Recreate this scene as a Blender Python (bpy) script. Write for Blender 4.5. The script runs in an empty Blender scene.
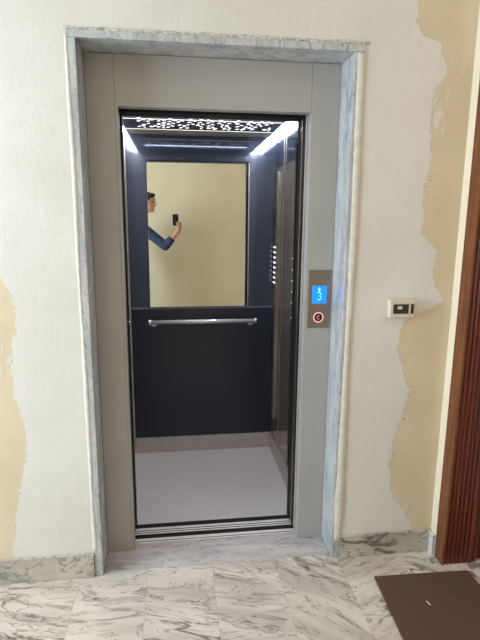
import bpy, math, random
from mathutils import Vector, Matrix
random.seed(7)
S = bpy.context.scene
COL = S.collection
pi = math.pi

# ------------------------------------------------------------------ helpers
def smat(name):
    m = bpy.data.materials.new(name); m.use_nodes = True
    nt = m.node_tree; b = nt.nodes['Principled BSDF']
    return m, nt, b
def N(nt, t, **kw):
    n = nt.nodes.new(t)
    for k, v in kw.items():
        if k.startswith('i_'):
            key = k[2:]; key = int(key) if key.isdigit() else key.replace('_', ' ')
            n.inputs[key].default_value = v
        else: setattr(n, k, v)
    return n
def L(nt, a, b): nt.links.new(a, b)
def lin(c):
    return tuple(((x/255)/12.92 if x/255 <= .04045 else ((x/255+.055)/1.055)**2.4) for x in c) + (1,)
def M(nt, op, a, b=None, c=None):
    n = nt.nodes.new('ShaderNodeMath'); n.operation = op
    for i, v in enumerate((a, b, c)):
        if v is None: continue
        if isinstance(v, (int, float)): n.inputs[i].default_value = v
        else: L(nt, v, n.inputs[i])
    return n.outputs[0]
def mixc(nt, fac, a, b):
    n = nt.nodes.new('ShaderNodeMix'); n.data_type = 'RGBA'
    for i, v in ((0, fac), (6, a), (7, b)):
        if isinstance(v, (int, float)): n.inputs[i].default_value = v
        elif isinstance(v, tuple): n.inputs[i].default_value = v
        else: L(nt, v, n.inputs[i])
    return n.outputs[2]
def sstep(nt, x, lo, hi):
    n = nt.nodes.new('ShaderNodeMapRange'); n.interpolation_type = 'SMOOTHSTEP'; n.clamp = True
    L(nt, x, n.inputs[0]); n.inputs[1].default_value = lo; n.inputs[2].default_value = hi
    return n.outputs[0]
def noise(nt, vec, scale, detail=4, rough=.5, dist=0):
    n = nt.nodes.new('ShaderNodeTexNoise'); n.inputs['Scale'].default_value = scale
    n.inputs['Detail'].default_value = detail; n.inputs['Roughness'].default_value = rough
    n.inputs['Distortion'].default_value = dist
    L(nt, vec, n.inputs['Vector']); return n
def scaled(nt, vec, s):
    n = nt.nodes.new('ShaderNodeVectorMath'); n.operation = 'MULTIPLY'
    L(nt, vec, n.inputs[0]); n.inputs[1].default_value = s; return n.outputs[0]
def bump(nt, b, h, strength=.3, dist=.002):
    n = N(nt, 'ShaderNodeBump'); n.inputs['Strength'].default_value = strength
    n.inputs['Distance'].default_value = dist; L(nt, h, n.inputs['Height']); L(nt, n.outputs[0], b.inputs['Normal'])
def plain(name, c, rough=.5, metal=0, ior=1.5, var=.04, nscale=20, stretch=None, bmp=0):
    m, nt, b = smat(name)
    tc = N(nt, 'ShaderNodeTexCoord').outputs['Object']
    if stretch: tc = scaled(nt, tc, stretch)
    n = noise(nt, tc, nscale, 3)
    col = lin(c); d = tuple(max(0, x*(1-var*2.5)) for x in col[:3])+(1,); u = tuple(min(1, x*(1+var*2.5)) for x in col[:3])+(1,)
    L(nt, mixc(nt, sstep(nt, n.outputs[0], .3, .7), d, u), b.inputs['Base Color'])
    b.inputs['Roughness'].default_value = rough; b.inputs['Metallic'].default_value = metal; b.inputs['IOR'].default_value = ior
    if bmp: bump(nt, b, n.outputs[0], bmp, .001)
    return m
def emis(name, c, s):
    m, nt, b = smat(name)
    b.inputs['Base Color'].default_value = lin(c); b.inputs['Emission Color'].default_value = lin(c)
    b.inputs['Emission Strength'].default_value = s
    return m

def marble(name, base, vein, base2, scale=3.0, stretch=(1, 1, 1), tiles=None, rough=.25, amount=.8, grain=0, warp=.22, w=.035):
    m, nt, b = smat(name)
    obj = N(nt, 'ShaderNodeTexCoord').outputs['Object']
    vec = obj; jm = None
    if tiles:
        x0, pw, y0, ph = tiles
        sp = N(nt, 'ShaderNodeSeparateXYZ'); L(nt, obj, sp.inputs[0])
        tx = M(nt, 'DIVIDE', M(nt, 'SUBTRACT', sp.outputs[0], x0), pw)
        ty = M(nt, 'DIVIDE', M(nt, 'SUBTRACT', sp.outputs[1], y0), ph)
        cb = N(nt, 'ShaderNodeCombineXYZ'); L(nt, M(nt, 'FLOOR', tx), cb.inputs[0]); L(nt, M(nt, 'FLOOR', ty), cb.inputs[1])
        wn = N(nt, 'ShaderNodeTexWhiteNoise'); wn.noise_dimensions = '2D'; L(nt, cb.outputs[0], wn.inputs['Vector'])
        rot = N(nt, 'ShaderNodeVectorRotate'); rot.rotation_type = 'Z_AXIS'; L(nt, obj, rot.inputs['Vector'])
        L(nt, M(nt, 'MULTIPLY', M(nt, 'SUBTRACT', wn.outputs['Value'], .45), 1.5), rot.inputs['Angle'])
        off = N(nt, 'ShaderNodeVectorMath', operation='MULTIPLY_ADD'); L(nt, wn.outputs['Color'], off.inputs[0])
        off.inputs[1].default_value = (7, 7, 0); L(nt, rot.outputs[0], off.inputs[2]); vec = off.outputs[0]
        fx = M(nt, 'FRACT', tx); ex = M(nt, 'MULTIPLY', M(nt, 'MINIMUM', fx, M(nt, 'SUBTRACT', 1.0, fx)), pw)
        fy = M(nt, 'FRACT', ty); ey = M(nt, 'MULTIPLY', M(nt, 'MINIMUM', fy, M(nt, 'SUBTRACT', 1.0, fy)), ph)
        jm = M(nt, 'LESS_THAN', M(nt, 'MINIMUM', ex, ey), .0011)
    vec = scaled(nt, vec, stretch)
    wv = noise(nt, vec, scale*.9, 3)
    wa = N(nt, 'ShaderNodeVectorMath', operation='MULTIPLY_ADD'); L(nt, wv.outputs['Color'], wa.inputs[0])
    wa.inputs[1].default_value = (warp, warp, warp); L(nt, vec, wa.inputs[2])
    n1 = noise(nt, wa.outputs[0], scale, 6, .55, .6)
    v1 = M(nt, 'SUBTRACT', 1.0, sstep(nt, M(nt, 'ABSOLUTE', M(nt, 'SUBTRACT', n1.outputs[0], .5)), 0, w))
    n2 = noise(nt, wa.outputs[0], scale*2.4, 5, .6, 1.0)
    v2 = M(nt, 'SUBTRACT', 1.0, sstep(nt, M(nt, 'ABSOLUTE', M(nt, 'SUBTRACT', n2.outputs[0], .46)), 0, w*.7))
    n3 = noise(nt, vec, scale*.6, 3); msk = sstep(nt, n3.outputs[0], .38, .62)
    v = M(nt, 'MULTIPLY', M(nt, 'ADD', M(nt, 'MULTIPLY', v1, msk), M(nt, 'MULTIPLY', v2, .7)), amount)
    v = M(nt, 'MINIMUM', v, 1.0)
    n4 = noise(nt, vec, scale*1.3, 4)
    c = mixc(nt, sstep(nt, n4.outputs[0], .35, .68), lin(base), lin(base2))
    c = mixc(nt, v, c, lin(vein))
    if grain:
        n5 = noise(nt, obj, 160, 2)
        c = mixc(nt, M(nt, 'MULTIPLY', sstep(nt, n5.outputs[0], .5, .75), grain), c, lin(vein))
    if jm is not None: c = mixc(nt, M(nt, 'MULTIPLY', jm, .3), c, lin((130, 122, 110)))
    L(nt, c, b.inputs['Base Color']); b.inputs['Roughness'].default_value = rough
    return m

class MB:
    def __init__(s): s.v = []; s.f = []; s.m = []
    def box(s, x0, x1, y0, y1, z0, z1, mi=0):
        o = len(s.v)
        s.v += [(x, y, z) for z in (z0, z1) for y in (y0, y1) for x in (x0, x1)]
        for f in ((0, 2, 3, 1), (4, 5, 7, 6), (0, 1, 5, 4), (2, 6, 7, 3), (0, 4, 6, 2), (1, 3, 7, 5)):
            s.f.append([o+i for i in f]); s.m.append(mi)
        return s
    def poly_prism(s, pts, d, mi=0):          # pts list of 3D (planar), d = extrusion vector
        o = len(s.v); n = len(pts); d = Vector(d)
        s.v += [tuple(p) for p in pts]+[tuple(Vector(p)+d) for p in pts]
        s.f.append([o+i for i in range(n)][::-1]); s.f.append([o+n+i for i in range(n)]); s.m += [mi, mi]
        for i in range(n):
            j = (i+1) % n; s.f.append([o+i, o+j, o+n+j, o+n+i]); s.m.append(mi)
        return s
    def tube(s, pts, rads, seg=12, mi=0):
        if isinstance(rads, (int, float)): rads = [rads]*len(pts)
        P = [Vector(p) for p in pts]; o = len(s.v); ref = None
        for i, p in enumerate(P):
            t = (P[min(i+1, len(P)-1)]-P[max(i-1, 0)]).normalized()
            if ref is None:
                ref = Vector((0, 0, 1)) if abs(t.z) < .9 else Vector((1, 0, 0))
            a = t.cross(ref).normalized(); bb = t.cross(a).normalized(); ref = -bb if False else ref
            for k in range(seg):
                an = 2*pi*k/seg; s.v.append(tuple(p+rads[i]*(math.cos(an)*a+math.sin(an)*bb)))
        for i in range(len(P)-1):
            for k in range(seg):
                k2 = (k+1) % seg
                s.f.append([o+i*seg+k, o+i*seg+k2, o+(i+1)*seg+k2, o+(i+1)*seg+k]); s.m.append(mi)
        s.f.append([o+k for k in range(seg)][::-1]); s.f.append([o+(len(P)-1)*seg+k for k in range(seg)]); s.m += [mi, mi]
        return s
    def ell(s, c, r, rot=None, u=16, w=10, mi=0):
        o = len(s.v); c = Vector(c); R = rot or Matrix.Identity(3)
        if isinstance(r, (int, float)): r = (r, r, r)
        s.v.append(tuple(c+R@Vector((0, 0, r[2]))))
        for i in range(1, w):
            th = pi*i/w
            for k in range(u):
                ph = 2*pi*k/u
                s.v.append(tuple(c+R@Vector((r[0]*math.sin(th)*math.cos(ph), r[1]*math.sin(th)*math.sin(ph), r[2]*math.cos(th)))))
        s.v.append(tuple(c-R@Vector((0, 0, r[2])))); e = len(s.v)-1
        for k in range(u):
            k2 = (k+1) % u
            s.f.append([o, o+1+k, o+1+k2]); s.f.append([e, o+1+(w-2)*u+k2, o+1+(w-2)*u+k]); s.m += [mi, mi]
            for i in range(w-2):
                s.f.append([o+1+i*u+k, o+1+(i+1)*u+k, o+1+(i+1)*u+k2, o+1+i*u+k2]); s.m.append(mi)
        return s
    def cone(s, a, b, ra, rb, seg=14):        # capsule with different ends
        s.tube([a, b], [ra, rb], seg); s.ell(a, ra, u=seg, w=8); s.ell(b, rb, u=seg, w=8); return s
    def chain(s, pts, rads):
        for i in range(len(pts)-1): s.cone(pts[i], pts[i+1], rads[i], rads[i+1])
        return s
    def ring(s, c, R, r, axis='y', seg=32, rs=8, mi=0):
        o = len(s.v)
        for i in range(seg):
            a = 2*pi*i/seg
            for k in range(rs):
                b = 2*pi*k/rs; q = R+r*math.cos(b); h = r*math.sin(b)
                p = {'y': (q*math.cos(a), h, q*math.sin(a)), 'x': (h, q*math.cos(a), q*math.sin(a)), 'z': (q*math.cos(a), q*math.sin(a), h)}[axis]
                s.v.append((c[0]+p[0], c[1]+p[1], c[2]+p[2]))
        for i in range(seg):
            for k in range(rs):
                i2 = (i+1) % seg; k2 = (k+1) % rs
                s.f.append([o+i*rs+k, o+i*rs+k2, o+i2*rs+k2, o+i2*rs+k]); s.m.append(mi)
        return s
    def build(s, name, mats, parent=None, bevel=0, smooth=False, seg=2):
        me = bpy.data.meshes.new(name); me.from_pydata(s.v, [], s.f); me.update()
        if not isinstance(mats, (list, tuple)): mats = [mats]
        for m in mats: me.materials.append(m)
        for p, mi in zip(me.polygons, s.m): p.material_index = mi; p.use_smooth = smooth
        import bmesh
        bm = bmesh.new(); bm.from_mesh(me); bmesh.ops.recalc_face_normals(bm, faces=bm.faces); bm.to_mesh(me); bm.free()
        o = bpy.data.objects.new(name, me); COL.objects.link(o)
        if parent: o.parent = parent; o.matrix_parent_inverse = Matrix.Translation(parent.location).inverted()
        if bevel:
            b = o.modifiers.new('Bevel', 'BEVEL'); b.width = bevel; b.segments = seg; b.limit_method = 'ANGLE'
            if hasattr(b, 'harden_normals'): pass
        return o
def box(name, mats, x0, x1, y0, y1, z0, z1, parent=None, bevel=0):
    return MB().box(x0, x1, y0, y1, z0, z1).build(name, mats, parent, bevel)
def thing(name, label, cat, loc):
    o = bpy.data.objects.new(name, None); o.location = loc; o.empty_display_size = .1; COL.objects.link(o)
    o['label'] = label; o['category'] = cat; return o
def tag(o, label, cat): o['label'] = label; o['category'] = cat; return o
def struct(o, label=None, cat=None):
    o['kind'] = 'structure'
    if label: o['label'] = label
    if cat: o['category'] = cat
    return o

# ------------------------------------------------------------------ dimensions (metres)
CAMZ, CAMY = 1.56, -2.0161
XLO, XLI, XRI, XRO = -.3812, -.3463, .6972, .7387     # marble surround
ZTO, ZTI = 2.222, 2.194
YP = .157                                              # face of the grey door frame
DL, DR, DZ = -.2225, .573, 1.9987                      # door opening
CL, CR, CF, CB, CZ = -.31, .634, .36, 1.188, 2.058     # cabin inside
XD = 1.188                                             # where the pier comes forward
RX0, RX1, RY0, RZ = -2.7, 2.3, -2.95, 2.9              # landing room

# ------------------------------------------------------------------ materials
def wall_material():
    m, nt, b = smat('patched_plaster_wall')
    obj = N(nt, 'ShaderNodeTexCoord').outputs['Object']
    sp = N(nt, 'ShaderNodeSeparateXYZ'); L(nt, obj, sp.inputs[0]); X, Z = sp.outputs[0], sp.outputs[2]
    def curve(pts):                                    # pts: (z, x)
        fc = N(nt, 'ShaderNodeFloatCurve'); c = fc.mapping.curves[0]
        pts = sorted(pts)
        c.points[0].location = (pts[0][0]/2.9, (pts[0][1]+1)/3); c.points[1].location = (pts[-1][0]/2.9, (pts[-1][1]+1)/3)
        for z, x in pts[1:-1]: c.points.new(z/2.9, (x+1)/3)
        for p in c.points: p.handle_type = 'VECTOR'
        fc.mapping.update(); L(nt, M(nt, 'DIVIDE', Z, 2.9), fc.inputs['Value'])
        return M(nt, 'SUBTRACT', M(nt, 'MULTIPLY', fc.outputs[0], 3.0), 1.0)
    nb = noise(nt, obj, 9, 6, .65); nf = noise(nt, obj, 60, 4, .7)
    j = M(nt, 'ADD', M(nt, 'MULTIPLY', M(nt, 'SUBTRACT', nb.outputs[0], .5), .07), M(nt, 'MULTIPLY', M(nt, 'SUBTRACT', nf.outputs[0], .5), .055))
    xr = curve([(0, 1.12), (.139, 1.09), (.2, 1.05), (.275, 1.0), (.36, .965), (.48, .955), (.65, .99), (.815, 1.03), (.9, .99), (1.0, .958), (1.09, .955), (1.15, 1.0), (1.2, 1.13),
                (1.23, 1.15), (1.28, 1.10), (1.35, 1.09), (1.437, 1.10), (1.5, 1.03), (1.643, 1.02), (1.75, 1.03), (1.802, 1.045), (1.87, 1.035), (2.0, 1.03), (2.069, 1.036), (2.12, 1.07), (2.14, 1.078), (2.2, 1.055), (2.25, 1.036), (2.26, .97), (2.3, .95), (2.387, .936), (2.6, .93), (2.9, .93)])
    xl = curve([(0, -.74), (.133, -.725), (.25, -.70), (.391, -.68), (.52, -.65), (.659, -.624), (.8, -.645), (.962, -.667), (1.0, -.65), (1.06, -.655), (1.165, -.621), (1.24, -.63), (1.33, -.67), (1.38, -.72), (1.5, -.9), (2.0, -.98), (2.9, -.99)])
    dR = M(nt, 'SUBTRACT', M(nt, 'ADD', X, j), xr); dL = M(nt, 'SUBTRACT', xl, M(nt, 'ADD', X, j))
    mR = sstep(nt, dR, -.002, .003); mL = sstep(nt, dL, -.002, .003); mk = M(nt, 'MAXIMUM', mR, mL)
    # thin smears of filler left over on the paint near the edge
    sm = noise(nt, scaled(nt, obj, (1, 1, .45)), 26, 5, .7, .8)
    near = M(nt, 'SUBTRACT', 1.0, sstep(nt, dR, .03, .12))
    smear = M(nt, 'MULTIPLY', sstep(nt, sm.outputs[0], .52, .58), M(nt, 'MULTIPLY', near, .75))
    zband = M(nt, 'MAXIMUM', sstep(nt, M(nt, 'ABSOLUTE', M(nt, 'SUBTRACT', Z, 2.03)), .22, .12), 0.0)
    zb2 = sstep(nt, M(nt, 'ABSOLUTE', M(nt, 'SUBTRACT', Z, 1.0)), .12, .04)
    zb3 = sstep(nt, M(nt, 'ABSOLUTE', M(nt, 'SUBTRACT', Z, .22)), .12, .05)
    smear = M(nt, 'MULTIPLY', smear, M(nt, 'MINIMUM', 1.0, M(nt, 'ADD', zband, M(nt, 'ADD', zb2, zb3))))
    mk = M(nt, 'MULTIPLY', mk, M(nt, 'SUBTRACT', 1.0, smear))
    # brown scuffs on the edge
    sc = noise(nt, scaled(nt, obj, (1, 1, 2)), 55, 3, .6)
    edge = sstep(nt, M(nt, 'ABSOLUTE', M(nt, 'SUBTRACT', dR, .012)), .022, .004)
    zc = M(nt, 'MAXIMUM', sstep(nt, M(nt, 'ABSOLUTE', M(nt, 'SUBTRACT', Z, .75)), .35, .25), sstep(nt, M(nt, 'ABSOLUTE', M(nt, 'SUBTRACT', Z, 1.72)), .09, .06))
    scuff = M(nt, 'MULTIPLY', M(nt, 'MULTIPLY', sstep(nt, sc.outputs[0], .60, .66), edge), M(nt, 'MULTIPLY', zc, .7))
    pn = noise(nt, obj, 2.2, 5, .6); pw = noise(nt, scaled(nt, obj, (1, 1, .25)), 14, 5, .65, 1.0)
    plaster = mixc(nt, sstep(nt, pn.outputs[0], .3, .7), lin((225, 221, 215)), lin((233, 231, 226)))
    plaster = mixc(nt, M(nt, 'MULTIPLY', sstep(nt, pw.outputs[0], .5, .8), .35), plaster, lin((240, 240, 238)))
    cn = noise(nt, obj, 3, 4)
    cream = mixc(nt, sstep(nt, cn.outputs[0], .35, .65), lin((220, 203, 174)), lin((228, 212, 184)))
    c = mixc(nt, mk, plaster, cream); c = mixc(nt, scuff, c, lin((120, 88, 55)))
    L(nt, c, b.inputs['Base Color']); b.inputs['Roughness'].default_value = .75
    fine = noise(nt, obj, 45, 4, .6); tr = noise(nt, scaled(nt, obj, (1, 1, .3)), 10, 6, .7, 1.5)
    h = M(nt, 'ADD', M(nt, 'MULTIPLY', M(nt, 'SUBTRACT', 1.0, mk), .8), M(nt, 'MULTIPLY', M(nt, 'ADD', fine.outputs[0], M(nt, 'MULTIPLY', tr.outputs[0], 1.6)), .35))
    bump(nt, b, h, .6, .0035)
    return m
m_wall = wall_material()
m_cream = plain('cream_wall_paint', (230, 217, 190), .8, nscale=3, var=.015)
m_ivory = plain('ivory_reveal_paint', (246, 234, 212), .7, nscale=4, var=.01)
m_ceil = plain('white_ceiling_paint', (232, 230, 224), .85, nscale=3, var=.01)
m_floor = marble('veined_marble_floor', (226, 218, 207), (104, 97, 91), (200, 191, 180), scale=3.2, stretch=(.5, 1.9, 1), tiles=(-.152, .2925, .02, .6), rough=.22, amount=.85, warp=.32, w=.03)
m_thr = marble('threshold_marble', (212, 206, 204), (122, 118, 122), (190, 185, 186), scale=4, stretch=(.6, 2.2, 1), rough=.25, amount=.6)
m_base = marble('baseboard_marble', (208, 202, 190), (112, 108, 102), (180, 174, 165), scale=3.6, stretch=(.7, 1, 1.3), rough=.3, amount=1.0, w=.05)
m_jamb = marble('grey_marble_surround', (208, 211, 214), (134, 139, 146), (180, 185, 190), scale=9, stretch=(1.5, 1.5, .45), rough=.18, amount=.75, grain=.45, warp=.12)
m_mortar = plain('rough_white_filler', (226, 222, 214), .9, nscale=25, var=.03, bmp=.15)
m_grime = plain('grimy_filler_edge', (205, 200, 190), .9, nscale=90, var=.12, bmp=.6)
m_frame = plain('grey_lacquered_sheet', (177, 174, 172), .42, 0, nscale=5, var=.01)
m_steel = plain('brushed_steel', (176, 172, 168), .32, 1, nscale=40, var=.05, stretch=(8, 8, .15))
m_steelh = plain('satin_steel_skirting', (196, 190, 186), .42, .2, nscale=40, var=.05, stretch=(.3, .3, 8))
m_steelb = plain('brown_reflection_steel', (160, 149, 142), .2, .6, nscale=30, var=.05, stretch=(10, 10, .12))  # brown reflections and vertical streaks put into the steel's colour
m_plate = plain('call_plate_steel', (148, 138, 130), .34, .75, nscale=60, var=.04, stretch=(.4, 1, 6))
m_alu = plain('sill_aluminium', (246, 245, 248), .4, .1, nscale=50, var=.03, stretch=(.2, 5, 5))  # near-white base puts the highlights of the sill ridges into the colour
m_black = plain('black_rubber_and_shade', (10, 10, 12), .7, nscale=30)  # rubber, and also the painted shade in sill slots and panel gap
m_cdark = plain('ceiling_sheet', (84, 86, 92), .35, .4)
m_rear = plain('pale_rear_trim', (200, 195, 190), .4, .2)
m_joint = plain('joint_metal', (120, 124, 134), .4, .3)
m_dark = plain('dark_car_metal', (46, 48, 56), .35, .5, nscale=20)
m_low = plain('navy_laminate', (36, 45, 60), .3, .0, 1.45, nscale=15, var=.01)
m_up = plain('glossy_blue_panel', (80, 90, 108), .05, .6, 1.8, nscale=15, var=.0)
m_mirror = plain('mirror_glass', (232, 234, 228), .0, 1, nscale=1, var=0)
m_chrome = plain('chrome', (228, 228, 232), .25, .4, nscale=30, var=.01)
m_led = emis('led_strip', (246, 244, 255), 34)
m_rear_glow = emis('rear_steel_glow', (255, 244, 232), 1.6)  # dim glow painting the shine on the rear steel band
m_dot = emis('lit_perforation', (240, 240, 255), 3.0)
m_btn = emis('lit_button', (230, 240, 255), 2.2)
m_lcd = emis('blue_display', (18, 128, 245), 1.0)
m_lcdt = emis('display_symbol', (150, 215, 255), 1.3)
m_red = emis('red_ring_glow', (240, 160, 152), .6)
m_iv = plain('ivory_plastic', (226, 216, 200), .45, nscale=20, var=.01)
m_mod = plain('dark_switch_module', (52, 44, 38), .4, nscale=30)
m_wood = plain('side_lit_wood', (120, 70, 42), .35, nscale=18, var=.12, stretch=(3, 3, .25))  # casing wood in a lighter tone, light on its left side painted in
m_woodd = plain('dark_red_wood', (104, 40, 22), .3, nscale=22, var=.16, stretch=(4, 4, .2))
m_brass = plain('aged_brass', (170, 130, 70), .35, 1)
m_shaft = plain('shaft_concrete', (60, 60, 60), .9)
m_white = plain('white_lacquer', (236, 236, 232), .35, nscale=5, var=.01)

def speckle(name, base, sp, s2, scale, rough):
    m, nt, b = smat(name); obj = N(nt, 'ShaderNodeTexCoord').outputs['Object']
    n = noise(nt, obj, scale, 2, .7); n2 = noise(nt, obj, scale*.55, 2, .6)
    c = mixc(nt, sstep(nt, n.outputs[0], .6, .68), lin(base), lin(sp))
    c = mixc(nt, sstep(nt, n2.outputs[0], .62, .7), c, lin(s2))
    L(nt, c, b.inputs['Base Color']); b.inputs['Roughness'].default_value = rough
    bump(nt, b, n.outputs[0], .15, .001); return m
m_cfloor = speckle('speckled_grey_vinyl', (220, 217, 220), (130, 128, 134), (242, 240, 244), 120, .45)
m_mat = speckle('brown_coir', (92, 68, 58), (60, 42, 36), (116, 90, 78), 260, .95)

# ------------------------------------------------------------------ landing room
o = MB(); o.box(RX0-.1, RX1+.1, RY0-.1, .02, -.12, 0); struct(o.build('floor', m_floor), 'pale cream marble floor tiles with grey veins in front of the elevator', 'floor')
w = MB()
w.box(RX0-.1, XLO, 0, .24, 0, RZ); w.box(XRO, RX1+.1, 0, .24, 0, RZ); w.box(XLO, XRO, 0, .24, ZTO, RZ)
struct(w.build('wall_front', m_wall), 'plaster wall with ragged white filler patches over cream paint around the elevator', 'wall')
struct(box('wall_back', m_cream, RX0-.1, RX1+.1, RY0-.1, RY0, 0, RZ), 'plain cream wall behind the photographer, seen in the mirror', 'wall')
struct(box('wall_right', m_cream, RX1, RX1+.1, RY0, 0, 0, RZ), 'cream side wall of the landing past the wooden door', 'wall')
struct(box('ceiling', m_ceil, RX0-.1, RX1+.1, RY0-.1, .1, RZ, RZ+.1), 'white plaster ceiling of the landing', 'ceiling')
WY0, WY1, WZ0, WZ1 = -1.75, -.3, .75, 2.45
w = MB()
w.box(RX0-.2, RX0, RY0, WY0, 0, RZ); w.box(RX0-.2, RX0, WY1, 0, 0, RZ)
w.box(RX0-.2, RX0, WY0, WY1, 0, WZ0); w.box(RX0-.2, RX0, WY0, WY1, WZ1, RZ)
struct(w.build('wall_left', m_ceil), 'white side wall with the daylight window', 'wall')
w = MB()
for a, b_ in ((WY0, WY0+.05), (WY1-.05, WY1), ((WY0+WY1)/2-.03, (WY0+WY1)/2+.03)): w.box(RX0-.14, RX0-.08, a, b_, WZ0, WZ1)
w.box(RX0-.139, RX0-.081, WY0+.01, WY1-.01, WZ0, WZ0+.05); w.box(RX0-.139, RX0-.081, WY0+.01, WY1-.01, WZ1-.05, WZ1)
struct(w.build('window_1', m_white, bevel=.003), 'white framed window in the left wall', 'window')
# pier that comes forward beside the wood door
struct(box('wall_pier', m_ivory, XD, RX1, -.05, -.0005, 0, RZ), 'narrow ivory painted wall return beside the dark wooden door frame', 'wall')

# baseboards
w = MB(); w.box(RX0, XLO-.001, -.013, -.0003, 0, .116)
struct(w.build('baseboard_left', m_base, bevel=.002), 'veined marble skirting left of the elevator', 'baseboard')
w = MB(); w.box(XRO+.001, .964, -.013, -.0003, 0, .112); w.box(.9655, XD-.001, -.013, -.0003, 0, .112)
struct(w.build('baseboard_right', m_base, bevel=.002), 'veined marble skirting right of the elevator', 'baseboard')
m_bw = marble('pale_return_marble', (226, 226, 226), (160, 162, 165), (206, 208, 210), scale=6, amount=.5)
struct(box('baseboard_return', m_bw, XD-.014, XD-.0003, -.049, -.014, 0, .11, bevel=.001), 'short pale marble skirting piece turning the corner beside the wooden door', 'baseboard')

# marble surround
struct(box('trim_1', m_jamb, XLO+.0005, XLI, -.004, .206, 0, ZTI, bevel=.002), 'left grey marble jamb of the elevator surround', 'door surround')
struct(box('trim_2', m_jamb, XRI, XRO-.0005, -.004, .206, 0, ZTI, bevel=.002), 'right blue-grey marble jamb reflecting the blue display', 'door surround')
struct(box('trim_3', m_jamb, XLO+.0005, XRO-.0005, -.0045, .235, ZTI+.0005, ZTO-.0005, bevel=.002), 'grey marble head slab over the elevator', 'door surround')
struct(box('trim_4', m_thr, XLI+.0005, XRI-.0005, .021, .2055, -.05, .0006, bevel=.0008), 'grey-violet marble threshold slab in front of the elevator sill', 'threshold')

# rough filler bead around the surround
def bead(name, path, wfun, mat, out=.007, lbl='', rnd=1.0):
    mb = MB(); n = len(path); vs = []
    rows = []
    for i, p in enumerate(path):
        a = Vector(path[max(0, i-1)]); b_ = Vector(path[min(n-1, i+1)]); t = (b_-a).normalized()
        nrm = Vector((-t.z, 0, t.x)); lo, hi = wfun(i/(n-1))
        lo += random.uniform(-.0025, .0025)*rnd; hi += random.uniform(-.003, .003)*rnd
        h = out*(1+random.uniform(-.4, .3)*rnd); P = Vector(p)
        rows.append([P+nrm*lo+Vector((0, .0005, 0)), P+nrm*(lo+.0015)+Vector((0, -h, 0)), P+nrm*(lo+hi)/2+Vector((0, -h*1.2, 0)), P+nrm*(hi-.0015)+Vector((0, -h*.7, 0)), P+nrm*hi+Vector((0, .0005, 0))])
    o0 = 0
    for r in rows: mb.v += [tuple(q) for q in r]
    for i in range(n-1):
        for k in range(4): mb.f.append([i*5+k, i*5+k+1, (i+1)*5+k+1, (i+1)*5+k]); mb.m.append(0)
        mb.f.append([i*5+4, i*5, (i+1)*5, (i+1)*5+4]); mb.m.append(0)
    mb.f.append([0, 1, 2, 3, 4]); mb.f.append([(n-1)*5+k for k in (4, 3, 2, 1, 0)]); mb.m += [0, 0]
    return struct(mb.build(name, mat, smooth=True), lbl, 'filler')
def line(x0, z0, x1, z1, n): return [(x0+(x1-x0)*i/n, -.002, z0+(z1-z0)*i/n) for i in range(n+1)]
bead('trim_5', line(XLO, .12, XLO, 2.2, 90), lambda t: (-.012+.003*math.sin(t*14)-.016*max(0, .3-t), .004+.001*math.sin(t*23)), m_mortar, .003, 'uneven white filler bead along the left marble jamb', .3)
def wr(t):
    z = .02+t*2.2; bulge = .008*math.exp(-((z-.23)/.09)**2)
    return (-.004-.003*math.sin(z*5)-bulge*.6, .030+.003*math.sin(z*3+1)+bulge*.7)
bead('trim_6', line(XRO, .085, XRO, 2.19, 100), wr, m_mortar, .003, 'rough cream filler bead along the right marble jamb, lumpy near the floor', .25)
bead('trim_7', line(XLO-.01, ZTO+.001, XRO+.012, ZTO+.001, 80), lambda t: (-.003, .007), m_grime, .0035, 'grimy chipped filler along the top of the marble surround')

# ------------------------------------------------------------------ wood door at right
dr = thing('door_1', 'dark red-brown fluted wooden door and frame at the right edge', 'door', (1.75, -.1, 0)); dr['kind'] = 'structure'
cas = MB(); cas.box(XD+.0005, XD+.012, -.118, -.0505, 0, 2.2)
cas.build('frame_edge', m_wood, dr, bevel=.002)['label'] = 'lighter brown side edge of the frame'
def fluted(x0, x1, y, z0, z1, pitch, depth):
    # closed profile (x,y) extruded upward
    pts = [(x0, -.051), (x0, y)]
    n = int((x1-x0)/pitch)
    for i in range(n):
        a = x0+(i+.15)*pitch
        for k in range(5):
            t = k/4; pts.append((a+t*pitch*.7, y+depth*math.sin(pi*t)))
    pts += [(x1, y), (x1, -.051)]
    return MB().poly_prism([(p[0], p[1], z0) for p in pts], (0, 0, z1-z0))
fluted(XD+.0125, 1.335, -.116, 0, 2.2, .0204, .008).build('casing', m_woodd, dr, bevel=.0008)
fluted(1.337, 1.36, -.108, 0, 2.2, .02, .004).build('stop_bead', m_woodd, dr)
fluted(1.362, 2.18, -.098, .006, 2.12, .0272, .007).build('door_leaf', m_woodd, dr, bevel=.0008)
h = MB().box(1.42, 1.46, -.103, -.0985, .93, 1.15); h.tube([(1.44, -.10, 1.06), (1.44, -.15, 1.06), (1.56, -.155, 1.06)], .009, 12)
h.build('door_handle', m_brass, dr, smooth=False, bevel=.001)
fluted(2.185, 2.285, -.116, 0, 2.2, .0204, .008).build('casing', m_woodd, dr, bevel=.0008)

# ------------------------------------------------------------------ shaft
w = MB()
w.box(-.75, -.6, .24, 1.5, -.3, 2.7); w.box(1.5, 1.65, .24, 1.5, -.3, 2.7); w.box(-.75, 1.65, 1.5, 1.6, -.3, 2.7)
w.box(-.75, 1.65, .24, 1.6, 2.7, 2.8); w.box(-.75, 1.65, .24, 1.6, -.4, -.3); w.box(-.75, 1.65, .02, .24, -.3, -.121)
struct(w.build('wall_shaft', m_shaft), 'dark concrete lift shaft behind the cabin', 'wall')

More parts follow.
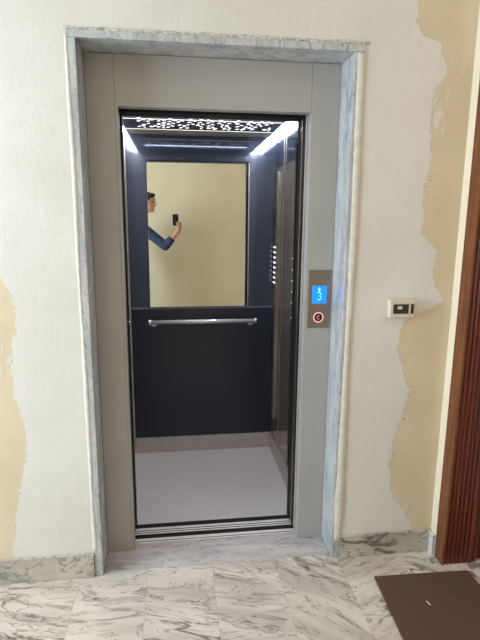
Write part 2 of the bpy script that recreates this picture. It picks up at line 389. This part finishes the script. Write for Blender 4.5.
# ------------------------------------------------------------------ landing door frame
fr = thing('elevator_door_frame', 'light grey sheet metal landing door frame inside the marble surround', 'door frame', ((DL+DR)/2, .18, 0))
box('left_post', m_frame, XLI+.001, DL-.0105, YP, .205, .001, ZTI-.001, fr, .0012)
# return that carries the opening edge below the header on the left
box('left_post_edge', m_frame, DL-.0098, DL, YP, .205, .001, DZ-.0005, fr, .0012)
box('right_post', m_frame, DR+.001, XRI-.001, YP, .205, .001, ZTI-.001, fr, .0012)
box('header', m_frame, DL-.0098, DR, YP, .205, DZ, ZTI-.001, fr, .0012)
sl = MB()
for a, b_, z, k in ((.2065, .2145, .0, 0), (.2141, .2199, -.0003, 1), (.2200, .2410, -.0002, 0), (.2411, .2745, -.0006, 1)): sl.box(DL-.005, DR+.005, a, b_, -.045, z, k)  # flush black strips paint the shade of the groove and sill gap
sl.build('landing_sill', [m_alu, m_black], fr)['label'] = 'grooved aluminium sill'

dp = thing('sliding_landing_door', 'edges of the open sliding landing door stacked at the right side of the opening', 'door', (.85, .225, 0))
box('door_panel', m_frame, DR-.003, XRO-.003, .2085, .222, .012, 2.03, dp, .001)
box('door_panel', m_frame, DR-.001, XRO-.003, .226, .24, .012, 2.03, dp, .001)
box('edge_seal', m_black, DR-.004, DR+.03, .2415, .262, .012, 2.03, dp, .001)

# ------------------------------------------------------------------ cabin
car = thing('elevator_cabin', 'open elevator cabin with navy walls, mirror and speckled grey floor', 'elevator', ((CL+CR)/2, (CF+CB)/2, 0))
box('cabin_floor', m_cfloor, CL-.01, CR+.01, .3608, CB+.01, -.06, 0, car)
cs = MB()
for a, b_, z in ((.2746, .285, -.0002), (.2851, .2909, -.0004), (.291, .302, -.0002), (.3021, .3079, -.0004), (.308, .3265, -.0002), (.3266, .3604, .0006)):
    cs.box(DL-.05, DR+.05, a, b_, -.05, z, 1 if z in (-.0004, .0006) else 0)  # black strips paint the shade in the grooves and door slot
cs.build('car_sill', [m_alu, m_black], car)
# back wall
jz = .9934
box('lower_back_panel', m_low, CL+.018, CR-.001, CB, CB+.02, .108, jz-.006, car, .001)
box('upper_back_panel', m_up, CL+.018, CR-.001, CB, CB+.02, jz+.006, CZ, car, .001)
box('back_joint_strip', m_joint, CL+.018, CR-.001, CB-.0005, CB+.02, jz-.0055, jz+.0055, car)['label'] = 'thin grey joint strip'
box('corner_strip', m_steel, CL, CL+.0175, CB-.004, CB+.02, .0, CZ, car, .001)
sk = MB(); sk.box(CL+.018, CR-.012, CB-.010, CB+.02, .0005, .1065); sk.build('skirting', m_steelh, car, .001)
box('skirting', m_steelh, CR-.011, CR+.01, .375, CB+.01, .0005, .108, car, .001)
box('skirting', m_steelh, CL-.01, CL+.01, .375, CB-.012, .0005, .108, car, .001)
box('mirror', m_mirror, -.1703, .4624, CB-.006, CB-.0008, 1.0024, 1.9006, car)
# side walls
def side(name, y0, y1, z0, z1, mat, inset=0):
    return box(name, mat, CR+inset, CR+.025, y0, y1, z0, z1, car, .0015)
ZS = 1.87  # panel split set at the top edge of the painted brown reflection
side('side_panel', .972, CB-.0015, .118, ZS, m_steelb); side('side_panel', .375, .958, .118, ZS, m_steelb)
side('upper_side_panel', .972, CB-.0015, ZS+.002, CZ, m_up); side('upper_side_panel', .375, .958, ZS+.002, CZ, m_up)
box('side_joint_strip', m_steel, CR-.003, CR+.02, .959, .971, .118, CZ, car, .001)
box('side_joint_strip', m_steel, CR-.002, CR-.0001, .905, .911, ZS+.002, CZ, car)
box('shadow_gap', m_black, CR+.004, CR+.02, .375, CB, .1085, .1175, car)
box('left_side_panel', m_steelb, CL-.025, CL, .375, CB+.02, .109, CZ, car)
# front returns seen in the mirror
m_ret = plain('pale_front_return', (225, 222, 216), .5, 0)
box('front_return', m_ret, CL-.02, DL-.001, .3605, .374, .001, CZ, car)
box('front_return', m_ret, DR+.001, CR+.02, .3605, .374, .001, CZ, car)
box('front_transom', m_ret, DL, DR, .3605, .374, 2.001, CZ, car)
box('car_header', m_black, -.45, 1.1, .268, .36, 2.0, 2.16, car)
# ceiling
box('ceiling_panel_backing', m_white, CL, CR, .374, CB+.02, CZ+.03, CZ+.04, car)
cp = MB(); cp.box(-.272, .572, .376, .985, CZ-.006, CZ+.004)
def leaf(x, y, a, l=.014, ww=.006):
    pts = []
    for k in range(8):
        t = 2*pi*k/8; px = l*math.cos(t); py = ww*math.sin(t)
        pts.append((x+px*math.cos(a)-py*math.sin(a), y+px*math.sin(a)+py*math.cos(a), CZ-.0064))
    cp.poly_prism(pts, (0, 0, -.0006), 1)
x = -.17
while x < .53:
    for j_ in range(7):
        y = .675+j_*.04+random.uniform(-.006, .006)
        lean = (j_-3)*.004*math.sin(x*40)
        sgn = 1 if j_ % 2 else -1
        if random.random() < .8: leaf(x+lean+.011*sgn, y, pi/2-sgn*.8, .014, .0042)
        if random.random() < .35: leaf(x+lean-.015*sgn, y+.02, pi/2+sgn*.7, .012, .0038)
    x += .052
cp.box(-.265, .565, .690, .6935, CZ-.0072, CZ-.0062, 1)
cp.build('ceiling_panel', [m_cdark, m_dot], car)['label'] = 'dark ceiling panel with a lit leaf pattern of perforations'
box('ceiling_light_strip', m_led, .588, CR-.002, .376, CB-.002, CZ-.004, CZ, car)
box('ceiling_light_strip', m_led, CL+.002, -.278, .376, CB-.002, CZ-.004, CZ, car)
box('ceiling_light_strip', m_rear_glow, -.272, .572, .99, 1.012, CZ-.004, CZ, car)  # not a lamp: glow stands in for light caught by rear steel
box('ceiling_rear_trim', m_rear, -.272, .572, 1.014, CB-.001, CZ-.004, CZ, car, .001)
# handrail
hr = MB().tube([(-.17, 1.128, .913), (.50, 1.128, .913)], .0135, 16).build('handrail', m_chrome, car, smooth=True)
def sub(mb, name, mat, par, **k):
    o = mb.build(name, mat, None, **k); o.parent = par; return o
for xx in (-.15, .48):
    b_ = MB().tube([(xx, 1.128, .905), (xx, 1.15, .895), (xx, CB-.0005, .893)], .008, 12); b_.tube([(xx, CB-.006, .893), (xx, CB-.0005, .893)], .02, 20)
    sub(b_, 'bracket', m_chrome, hr, smooth=False)
for xx, s_ in ((-.17, -1), (.50, 1)):
    sub(MB().tube([(xx-.004*s_, 1.128, .913), (xx+.008*s_, 1.128, .913)], .016, 18), 'end_cap', m_chrome, hr)
# control panel
cpn = box('control_panel', m_steel, CR-.012, CR-.0005, 1.085, 1.175, .25, 1.845, car, .001)
for k in range(8):
    for c_ in range(2):
        z = 1.385-k*.032; y = 1.112+c_*.034
        if c_ == 1 and k == 3: pass
        sub(MB().tube([(CR-.0155, y, z), (CR-.0118, y, z)], .0042, 14), 'button', m_btn, cpn)
box('panel_display', m_low, CR-.0135, CR-.0121, 1.10, 1.16, 1.5, 1.62, car)
# car door edges
cd = thing('sliding_cabin_door', 'edges of the open sliding cabin door at the right of the opening', 'door', (.85, .30, 0))
box('door_panel', m_steel, DR-.006, 1.0, .276, .289, .012, 1.998, cd, .001)
box('door_panel', m_dark, DR-.008, 1.0, .294, .307, .012, 1.998, cd, .001)
box('edge_seal', m_black, DR-.010, DR+.03, .310, .352, .012, 1.998, cd, .001)
lc = box('light_curtain', m_dark, DR-.017, DR-.0105, .335, .353, .3, 1.9, cd, .001)
for k in range(5):
    z = 1.16+k*.054
    sub(MB().ell((DR-.018, .345, z), (.0015, .0025, .0025), u=10, w=6), 'sensor_lens', m_btn, lc)
sub(MB().ell((DR-.018, .345, 1.085), (.0015, .0025, .0025), u=10, w=6), 'sensor_lens', m_btn, lc)
cj = thing('closing_jamb', 'dark closing jamb strip at the left of the elevator opening', 'door jamb', (DL-.02, .3, 0))
box('jamb_strip', m_dark, DL-.05, DL-.006, .276, .30, .012, 1.998, cj, .001)
box('jamb_strip', m_black, DL-.05, DL-.001, .303, .355, .012, 1.998, cj, .001)
box('landing_strip', m_steel, DL-.02, DL-.004, .2085, .24, .012, 1.998, cj, .001)
ll = MB().ell((DL+.0, .318, 1.085), (.0015, .0025, .0025), u=10, w=6).build('sensor_lens', m_btn, cj)
# outside skin of the cabin
sh = MB(); sh.box(CL-.04, CL-.027, .375, CB+.04, -.08, CZ+.06); sh.box(CR+.027, CR+.04, .375, CB+.04, -.08, CZ+.06)
sh.box(CL-.026, CR+.026, CB+.021, CB+.04, -.08, CZ+.06); sh.box(CL-.026, CR+.026, .375, CB+.02, CZ+.042, CZ+.06)
sh.build('cabin_shell', m_dark, car)

# ------------------------------------------------------------------ call panel
PX0, PX1, PZ0, PZ1 = .587, .689, 1.074, 1.339
call = thing('call_panel', 'brown-grey steel call plate with blue display and red ringed button on the right post', 'call panel', ((PX0+PX1)/2, YP, PZ0))
box('face_plate', m_plate, PX0, PX1, YP-.004, YP-.0003, PZ0, PZ1, call, .001)
disp = box('display', m_lcd, .6045, .671, YP-.0052, YP-.0042, 1.188, 1.268, call)
cx = .637
dg = MB()
yy = YP-.0060; e = .0006
def seg2(pts, r):
    dg.tube([(p[0], yy, p[1]) for p in pts], r, 6)
dg.poly_prism([(cx-.006, yy, 1.250), (cx, yy, 1.262), (cx+.006, yy, 1.250)], (0, e, 0)); dg.box(cx-.0025, cx+.0025, yy, yy+e, 1.241, 1.250)
arc = [(cx-.008, 1.236), (cx, 1.239), (cx+.008, 1.234), (cx+.008, 1.227), (cx, 1.222), (cx+.009, 1.217), (cx+.009, 1.208), (cx, 1.204), (cx-.008, 1.208)]
seg2(arc, .0016)
sub(dg, 'floor_symbol', m_lcdt, disp)
MB().ring((cx, YP-.0055, 1.1235), .0215, .0032).build('button_ring', m_red, call, smooth=True)
bt = MB().tube([(cx, YP-.004, 1.1235), (cx, YP-.007, 1.1235)], .0175, 28).build('call_button', m_black, call)
mk = MB(); yb = YP-.0078
for a0, a1 in ((.6, 5.6),):
    mk.tube([(cx+.006*math.cos(a0+(a1-a0)*i/10), yb, 1.1235+.008*math.sin(a0+(a1-a0)*i/10)) for i in range(11)], .0012, 6)
sub(mk, 'button_mark', m_red, bt)

# ------------------------------------------------------------------ wall switch
sw = thing('wall_switch', 'small ivory surface-mounted switch box with dark module on the patched wall', 'switch', (.965, -.002, 1.15))
box('switch_box', m_iv, .894, 1.006, -.032, -.001, 1.152, 1.229, sw, .004)
md = box('switch_module', m_mod, .908, .999, -.0345, -.0322, 1.170, 1.211, sw, .001)
sub(MB().box(.976, .984, -.0370, -.0347, 1.171, 1.210), 'rocker', m_iv, md, bevel=.0008)
sub(MB().box(.926, .946, -.0360, -.0347, 1.190, 1.203), 'label_window', m_iv, md)

# ------------------------------------------------------------------ door mat
def quad_slab(p, z0, z1): return MB().poly_prism([(a, b_, z0) for a, b_ in p], (0, 0, z1-z0))
mt = quad_slab([(.847, -.159), (1.282, -.171), (1.30, -.92), (.80, -.91)], .0008, .011).build('door_mat', m_mat, bevel=.003)
tag(mt, 'brown rectangular coir doormat on the marble floor before the wooden door', 'doormat')
MB().poly_prism([(1.002, -.326, .0112), (1.008, -.330, .0112), (1.014, -.352, .0112), (1.007, -.350, .0112)], (0, 0, .0006)).build('paint_fleck', m_white, mt)

# ------------------------------------------------------------------ person with phone (seen in the mirror)
def union(mb, name, mat, parent, vox, smooth=4):
    o = mb.build(name, mat, None, smooth=True)
    r = o.modifiers.new('R', 'REMESH'); r.mode = 'VOXEL'; r.voxel_size = vox; r.use_smooth_shade = True
    s_ = o.modifiers.new('S', 'SMOOTH'); s_.iterations = smooth; s_.factor = .5
    dg_ = bpy.context.evaluated_depsgraph_get(); me = bpy.data.meshes.new_from_object(o.evaluated_get(dg_))
    o.modifiers.clear(); old = o.data; o.data = me; me.name = name; bpy.data.meshes.remove(old)
    if not me.materials: me.materials.append(mat)
    if parent: o.parent = parent
    return o
m_skin = plain('skin', (196, 142, 116), .5, nscale=12, var=.03)
m_hair = plain('dark_hair', (32, 24, 20), .6, nscale=60, var=.2, bmp=.5)
m_denim = plain('blue_denim', (42, 60, 88), .8, nscale=60, var=.12)
m_trou = plain('charcoal_trousers', (44, 46, 52), .85, nscale=60, var=.1)
m_shoe = plain('brown_leather', (70, 48, 34), .5)
m_phone = plain('black_phone', (22, 22, 26), .25)
bx_, by_ = -.53, -2.40
def P(dx, dy, z): return (bx_+dx, by_+dy, z)     # facing +x, left side = +y
hc = Vector((-.345, -2.33, 1.755)); yaw = math.radians(22)
Rh = Matrix.Rotation(yaw, 3, 'Z')
def H(x, y, z): return hc+Rh@Vector((x, y, z))
EL = Vector((-.135, -2.115, 1.215)); SH = Vector((-.455, -2.21, 1.47)); WR = Vector((.035, -2.075, 1.405))
ER = Vector((-.57, -2.65, 1.18)); SR = Vector((-.52, -2.59, 1.475)); WR2 = Vector((-.49, -2.66, .92))
body = MB()
body.ell(P(0, 0, 1.0), (.115, .16, .13)); body.ell(P(0, 0, 1.16), (.11, .145, .16)); body.ell(P(0, 0, 1.36), (.12, .17, .17))
body.chain([SH, P(0, 0, 1.50), SR], [.055, .07, .055])
body.chain([P(0, 0, 1.50), P(.07, .03, 1.57), H(-.03, 0, -.06)], [.065, .056, .058])
body.ell(H(-.005, 0, .03), (.098, .075, .095)); body.ell(H(.018, 0, -.045), (.070, .058, .078))
body.ell(H(.055, 0, -.095), (.026, .026, .022))                                  # chin
body.cone(H(.088, 0, .012), H(.108, 0, -.026), .009, .013); body.ell(H(.103, 0, -.029), (.011, .016, .009))   # nose
body.ell(H(.083, 0, -.056), (.011, .022, .007)); body.ell(H(.080, 0, -.067), (.011, .019, .007))         # lips
body.ell(H(.083, 0, .034), (.014, .050, .010))                                                             # brow
for s_ in (-1, 1): body.ell(H(-.012, .077*s_, -.008), (.018, .010, .030)); 
body.chain([SH, EL], [.055, .044]); body.chain([EL, EL.lerp(WR, .35), WR], [.043, .040, .027])
body.chain([SR, ER], [.055, .044]); body.chain([ER, ER.lerp(WR2, .35), WR2], [.043, .040, .027])
for s_ in (1, -1):
    body.chain([P(0, .085*s_, .97), P(.02, .10*s_, .52), P(-.02, .115*s_, .10)], [.088, .06, .042])
    body.chain([P(-.04, .115*s_, .05), P(.15, .135*s_, .035)], [.04, .03])
# left hand: palm beside/below the phone, fingers curl around its far edge
PC = Vector((0, -2.026, 1.545))      # phone centre
palm_a = WR; palm_b = Vector((.052, -2.052, 1.485))
body.chain([palm_a, palm_b], [.027, .027]); body.ell(Vector((.050, -2.055, 1.470)), (.018, .026, .036))
for i, (z, l) in enumerate(((1.515, .010), (1.495, .013), (1.475, .011), (1.457, .006))):
    body.chain([(.055, -2.050, z-.008), (.054, -2.020, z-.002), (.040, -2.013, z), (.018-l*.4, -2.0125, z+.001)], [.011, .0095, .0085, .0075])
body.chain([(.045, -2.070, 1.455), (.040, -2.062, 1.495), (.015, -2.046, 1.515), (-.008, -2.040, 1.522)], [.014, .012, .0105, .009])
# right hand, relaxed
h0 = WR2+Vector((.01, 0, -.06)); body.chain([WR2, h0], [.026, .024]); body.ell(h0, (.036, .018, .04))
for i in range(4):
    a = h0+Vector((-.026+i*.018, 0, -.03)); l = (.06, .072, .078, .068)[i]
    body.chain([a, a+Vector((.004, .004, -l*.55)), a+Vector((.006, .016, -l))], [.010, .009, .0075])
a = h0+Vector((.03, .004, .02)); body.chain([a, a+Vector((.02, .012, -.03)), a+Vector((.022, .018, -.06))], [.012, .011, .009])
person = union(body, 'person', m_skin, None, .0055, 3)
tag(person, 'person in a blue denim shirt reaching out with a phone, seen in the mirror', 'person')
hair = MB(); hair.ell(H(-.018, 0, .048), (.100, .083, .092)); hair.ell(H(.05, .0, .098), (.050, .058, .026)); hair.ell(H(-.055, 0, .0), (.055, .074, .075))
for s_ in (-1, 1): hair.cone(H(-.005, .072*s_, .04), H(.012, .072*s_, .005), .014, .006)
union(hair, 'hair', m_hair, person, .007, 3)
m_eye = plain('dark_eye', (30, 22, 18), .2)
for s_ in (-1, 1): sub(MB().ell(H(.083, .031*s_, .010), (.008, .013, .007)), 'eye', m_eye, person, smooth=True)
sh_ = MB(); g = .012
sh_.ell(P(0, 0, 1.03), (.128, .172, .12)); sh_.ell(P(0, 0, 1.17), (.125, .160, .17)); sh_.ell(P(0, 0, 1.36), (.134, .184, .18))
sh_.chain([SH, P(0, 0, 1.50), SR], [.072, .084, .072]); sh_.cone(P(0, 0, 1.50), P(.008, .008, 1.56), .082, .070)
sh_.chain([SH, EL, EL.lerp(WR, .40)], [.070, .060, .052]); sh_.chain([SR, ER, ER.lerp(WR2, .45)], [.070, .058, .052])
union(sh_, 'denim_shirt', m_denim, person, .008, 3)
tr_ = MB(); tr_.ell(P(0, 0, .97), (.126, .170, .13))
for s_ in (1, -1): tr_.chain([P(0, .085*s_, .95), P(.02, .10*s_, .52), P(-.02, .115*s_, .10)], [.102, .078, .064])
union(tr_, 'trousers', m_trou, person, .01, 3)
shoes = MB()
for s_ in (1, -1):
    shoes.chain([P(-.05, .115*s_, .056), P(.08, .130*s_, .05), P(.17, .138*s_, .045)], [.050, .048, .040])
    shoes.box(bx_-.09, bx_+.19, by_+.128*s_-.042, by_+.128*s_+.042, .003, .03)
union(shoes, 'shoes', m_shoe, person, .007, 3)

ph = thing('smartphone', 'black smartphone held upright in the raised hand, seen in the mirror', 'phone', (0, -2.026, 1.475))
MB().box(-.0365, .0365, -2.031, -2.0225, 1.472, 1.612).build('phone_body', m_phone, ph, .004, seg=3)
MB().box(-.033, .033, -2.0317, -2.0311, 1.476, 1.608).build('phone_screen', emis('phone_screen', (110, 115, 120), .25), ph)
lb = MB().box(.004, .034, -2.0224, -2.0205, 1.574, 1.608).build('camera_bump', m_dark, ph, .002)
for q in ((.012, 1.598), (.026, 1.584)): sub(MB().tube([(q[0], -2.0206, q[1]), (q[0], -2.0193, q[1])], .0055, 16), 'lens', m_low, lb)

# ------------------------------------------------------------------ lights
def area(name, loc, rot, sx, sy, power, col):
    l = bpy.data.lights.new(name, 'AREA'); l.shape = 'RECTANGLE'; l.size = sx; l.size_y = sy; l.energy = power; l.color = col
    o = bpy.data.objects.new(name, l); o.location = loc; o.rotation_euler = rot; COL.objects.link(o); return o
area('window_daylight', (RX0-.07, (WY0+WY1)/2, (WZ0+WZ1)/2), (0, -pi/2, 0), WZ1-WZ0-.1, WY1-WY0-.1, 92, (.785, .905, 1.0))
lamp = thing('fill_ceiling_lamp', 'round white ceiling lamp above the landing, added out of view as warm fill', 'lamp', (1.5, -1.2, RZ))  # unseen lamp added as soft warm fill for the landing
MB().tube([(1.5, -1.2, RZ-.0005), (1.5, -1.2, RZ-.03)], .2, 32).build('lamp_base', m_white, lamp)
MB().ell((1.5, -1.2, RZ-.03), (.18, .18, .07), u=32, w=12).build('lamp_shade', emis('lamp_glass', (255, 226, 190), .8), lamp, smooth=True)
area('fill_lamp_light', (1.5, -1.2, RZ-.115), (0, 0, 0), .4, .4, 6, (1.0, .76, .68))  # warm fill from the added ceiling lamp
area('cabin_fill_light', (.15, .79, CZ-.012), (0, 0, 0), .7, .022, 1.0, (.9, .93, 1.0))  # added area light under the lit panel, brightens the cabin floor
wd = bpy.data.worlds.new('World'); S.world = wd; wd.use_nodes = True
nt = wd.node_tree; bg = nt.nodes['Background']
sky = nt.nodes.new('ShaderNodeTexSky'); sky.sky_type = 'NISHITA'; sky.sun_disc = False; sky.sun_elevation = math.radians(40); sky.sun_rotation = math.radians(120)
nt.links.new(sky.outputs[0], bg.inputs[0]); bg.inputs[1].default_value = .12

# ------------------------------------------------------------------ camera
F = Vector((0.12449694, 0.97219742, -0.19832468)); R = Vector((0.99206274, -0.12552373, 0.00743695)); U = Vector((0.01766427, 0.1976764, 0.98010816))
cam = bpy.data.cameras.new('Camera'); co = bpy.data.objects.new('Camera', cam); COL.objects.link(co)
mw = Matrix.Identity(4)
for i in range(3): mw[i][0] = R[i]; mw[i][1] = U[i]; mw[i][2] = -F[i]
mw[0][3], mw[1][3], mw[2][3] = 0, CAMY, CAMZ
co.matrix_world = mw
cam.sensor_fit = 'VERTICAL'; cam.sensor_height = 32; cam.lens = 499.4/640*32; cam.clip_start = .004
S.camera = co
S.view_settings.view_transform = 'Standard'; S.view_settings.look = 'None'; S.view_settings.gamma = 1; S.view_settings.use_curve_mapping = False
S.view_settings.exposure = 0.04
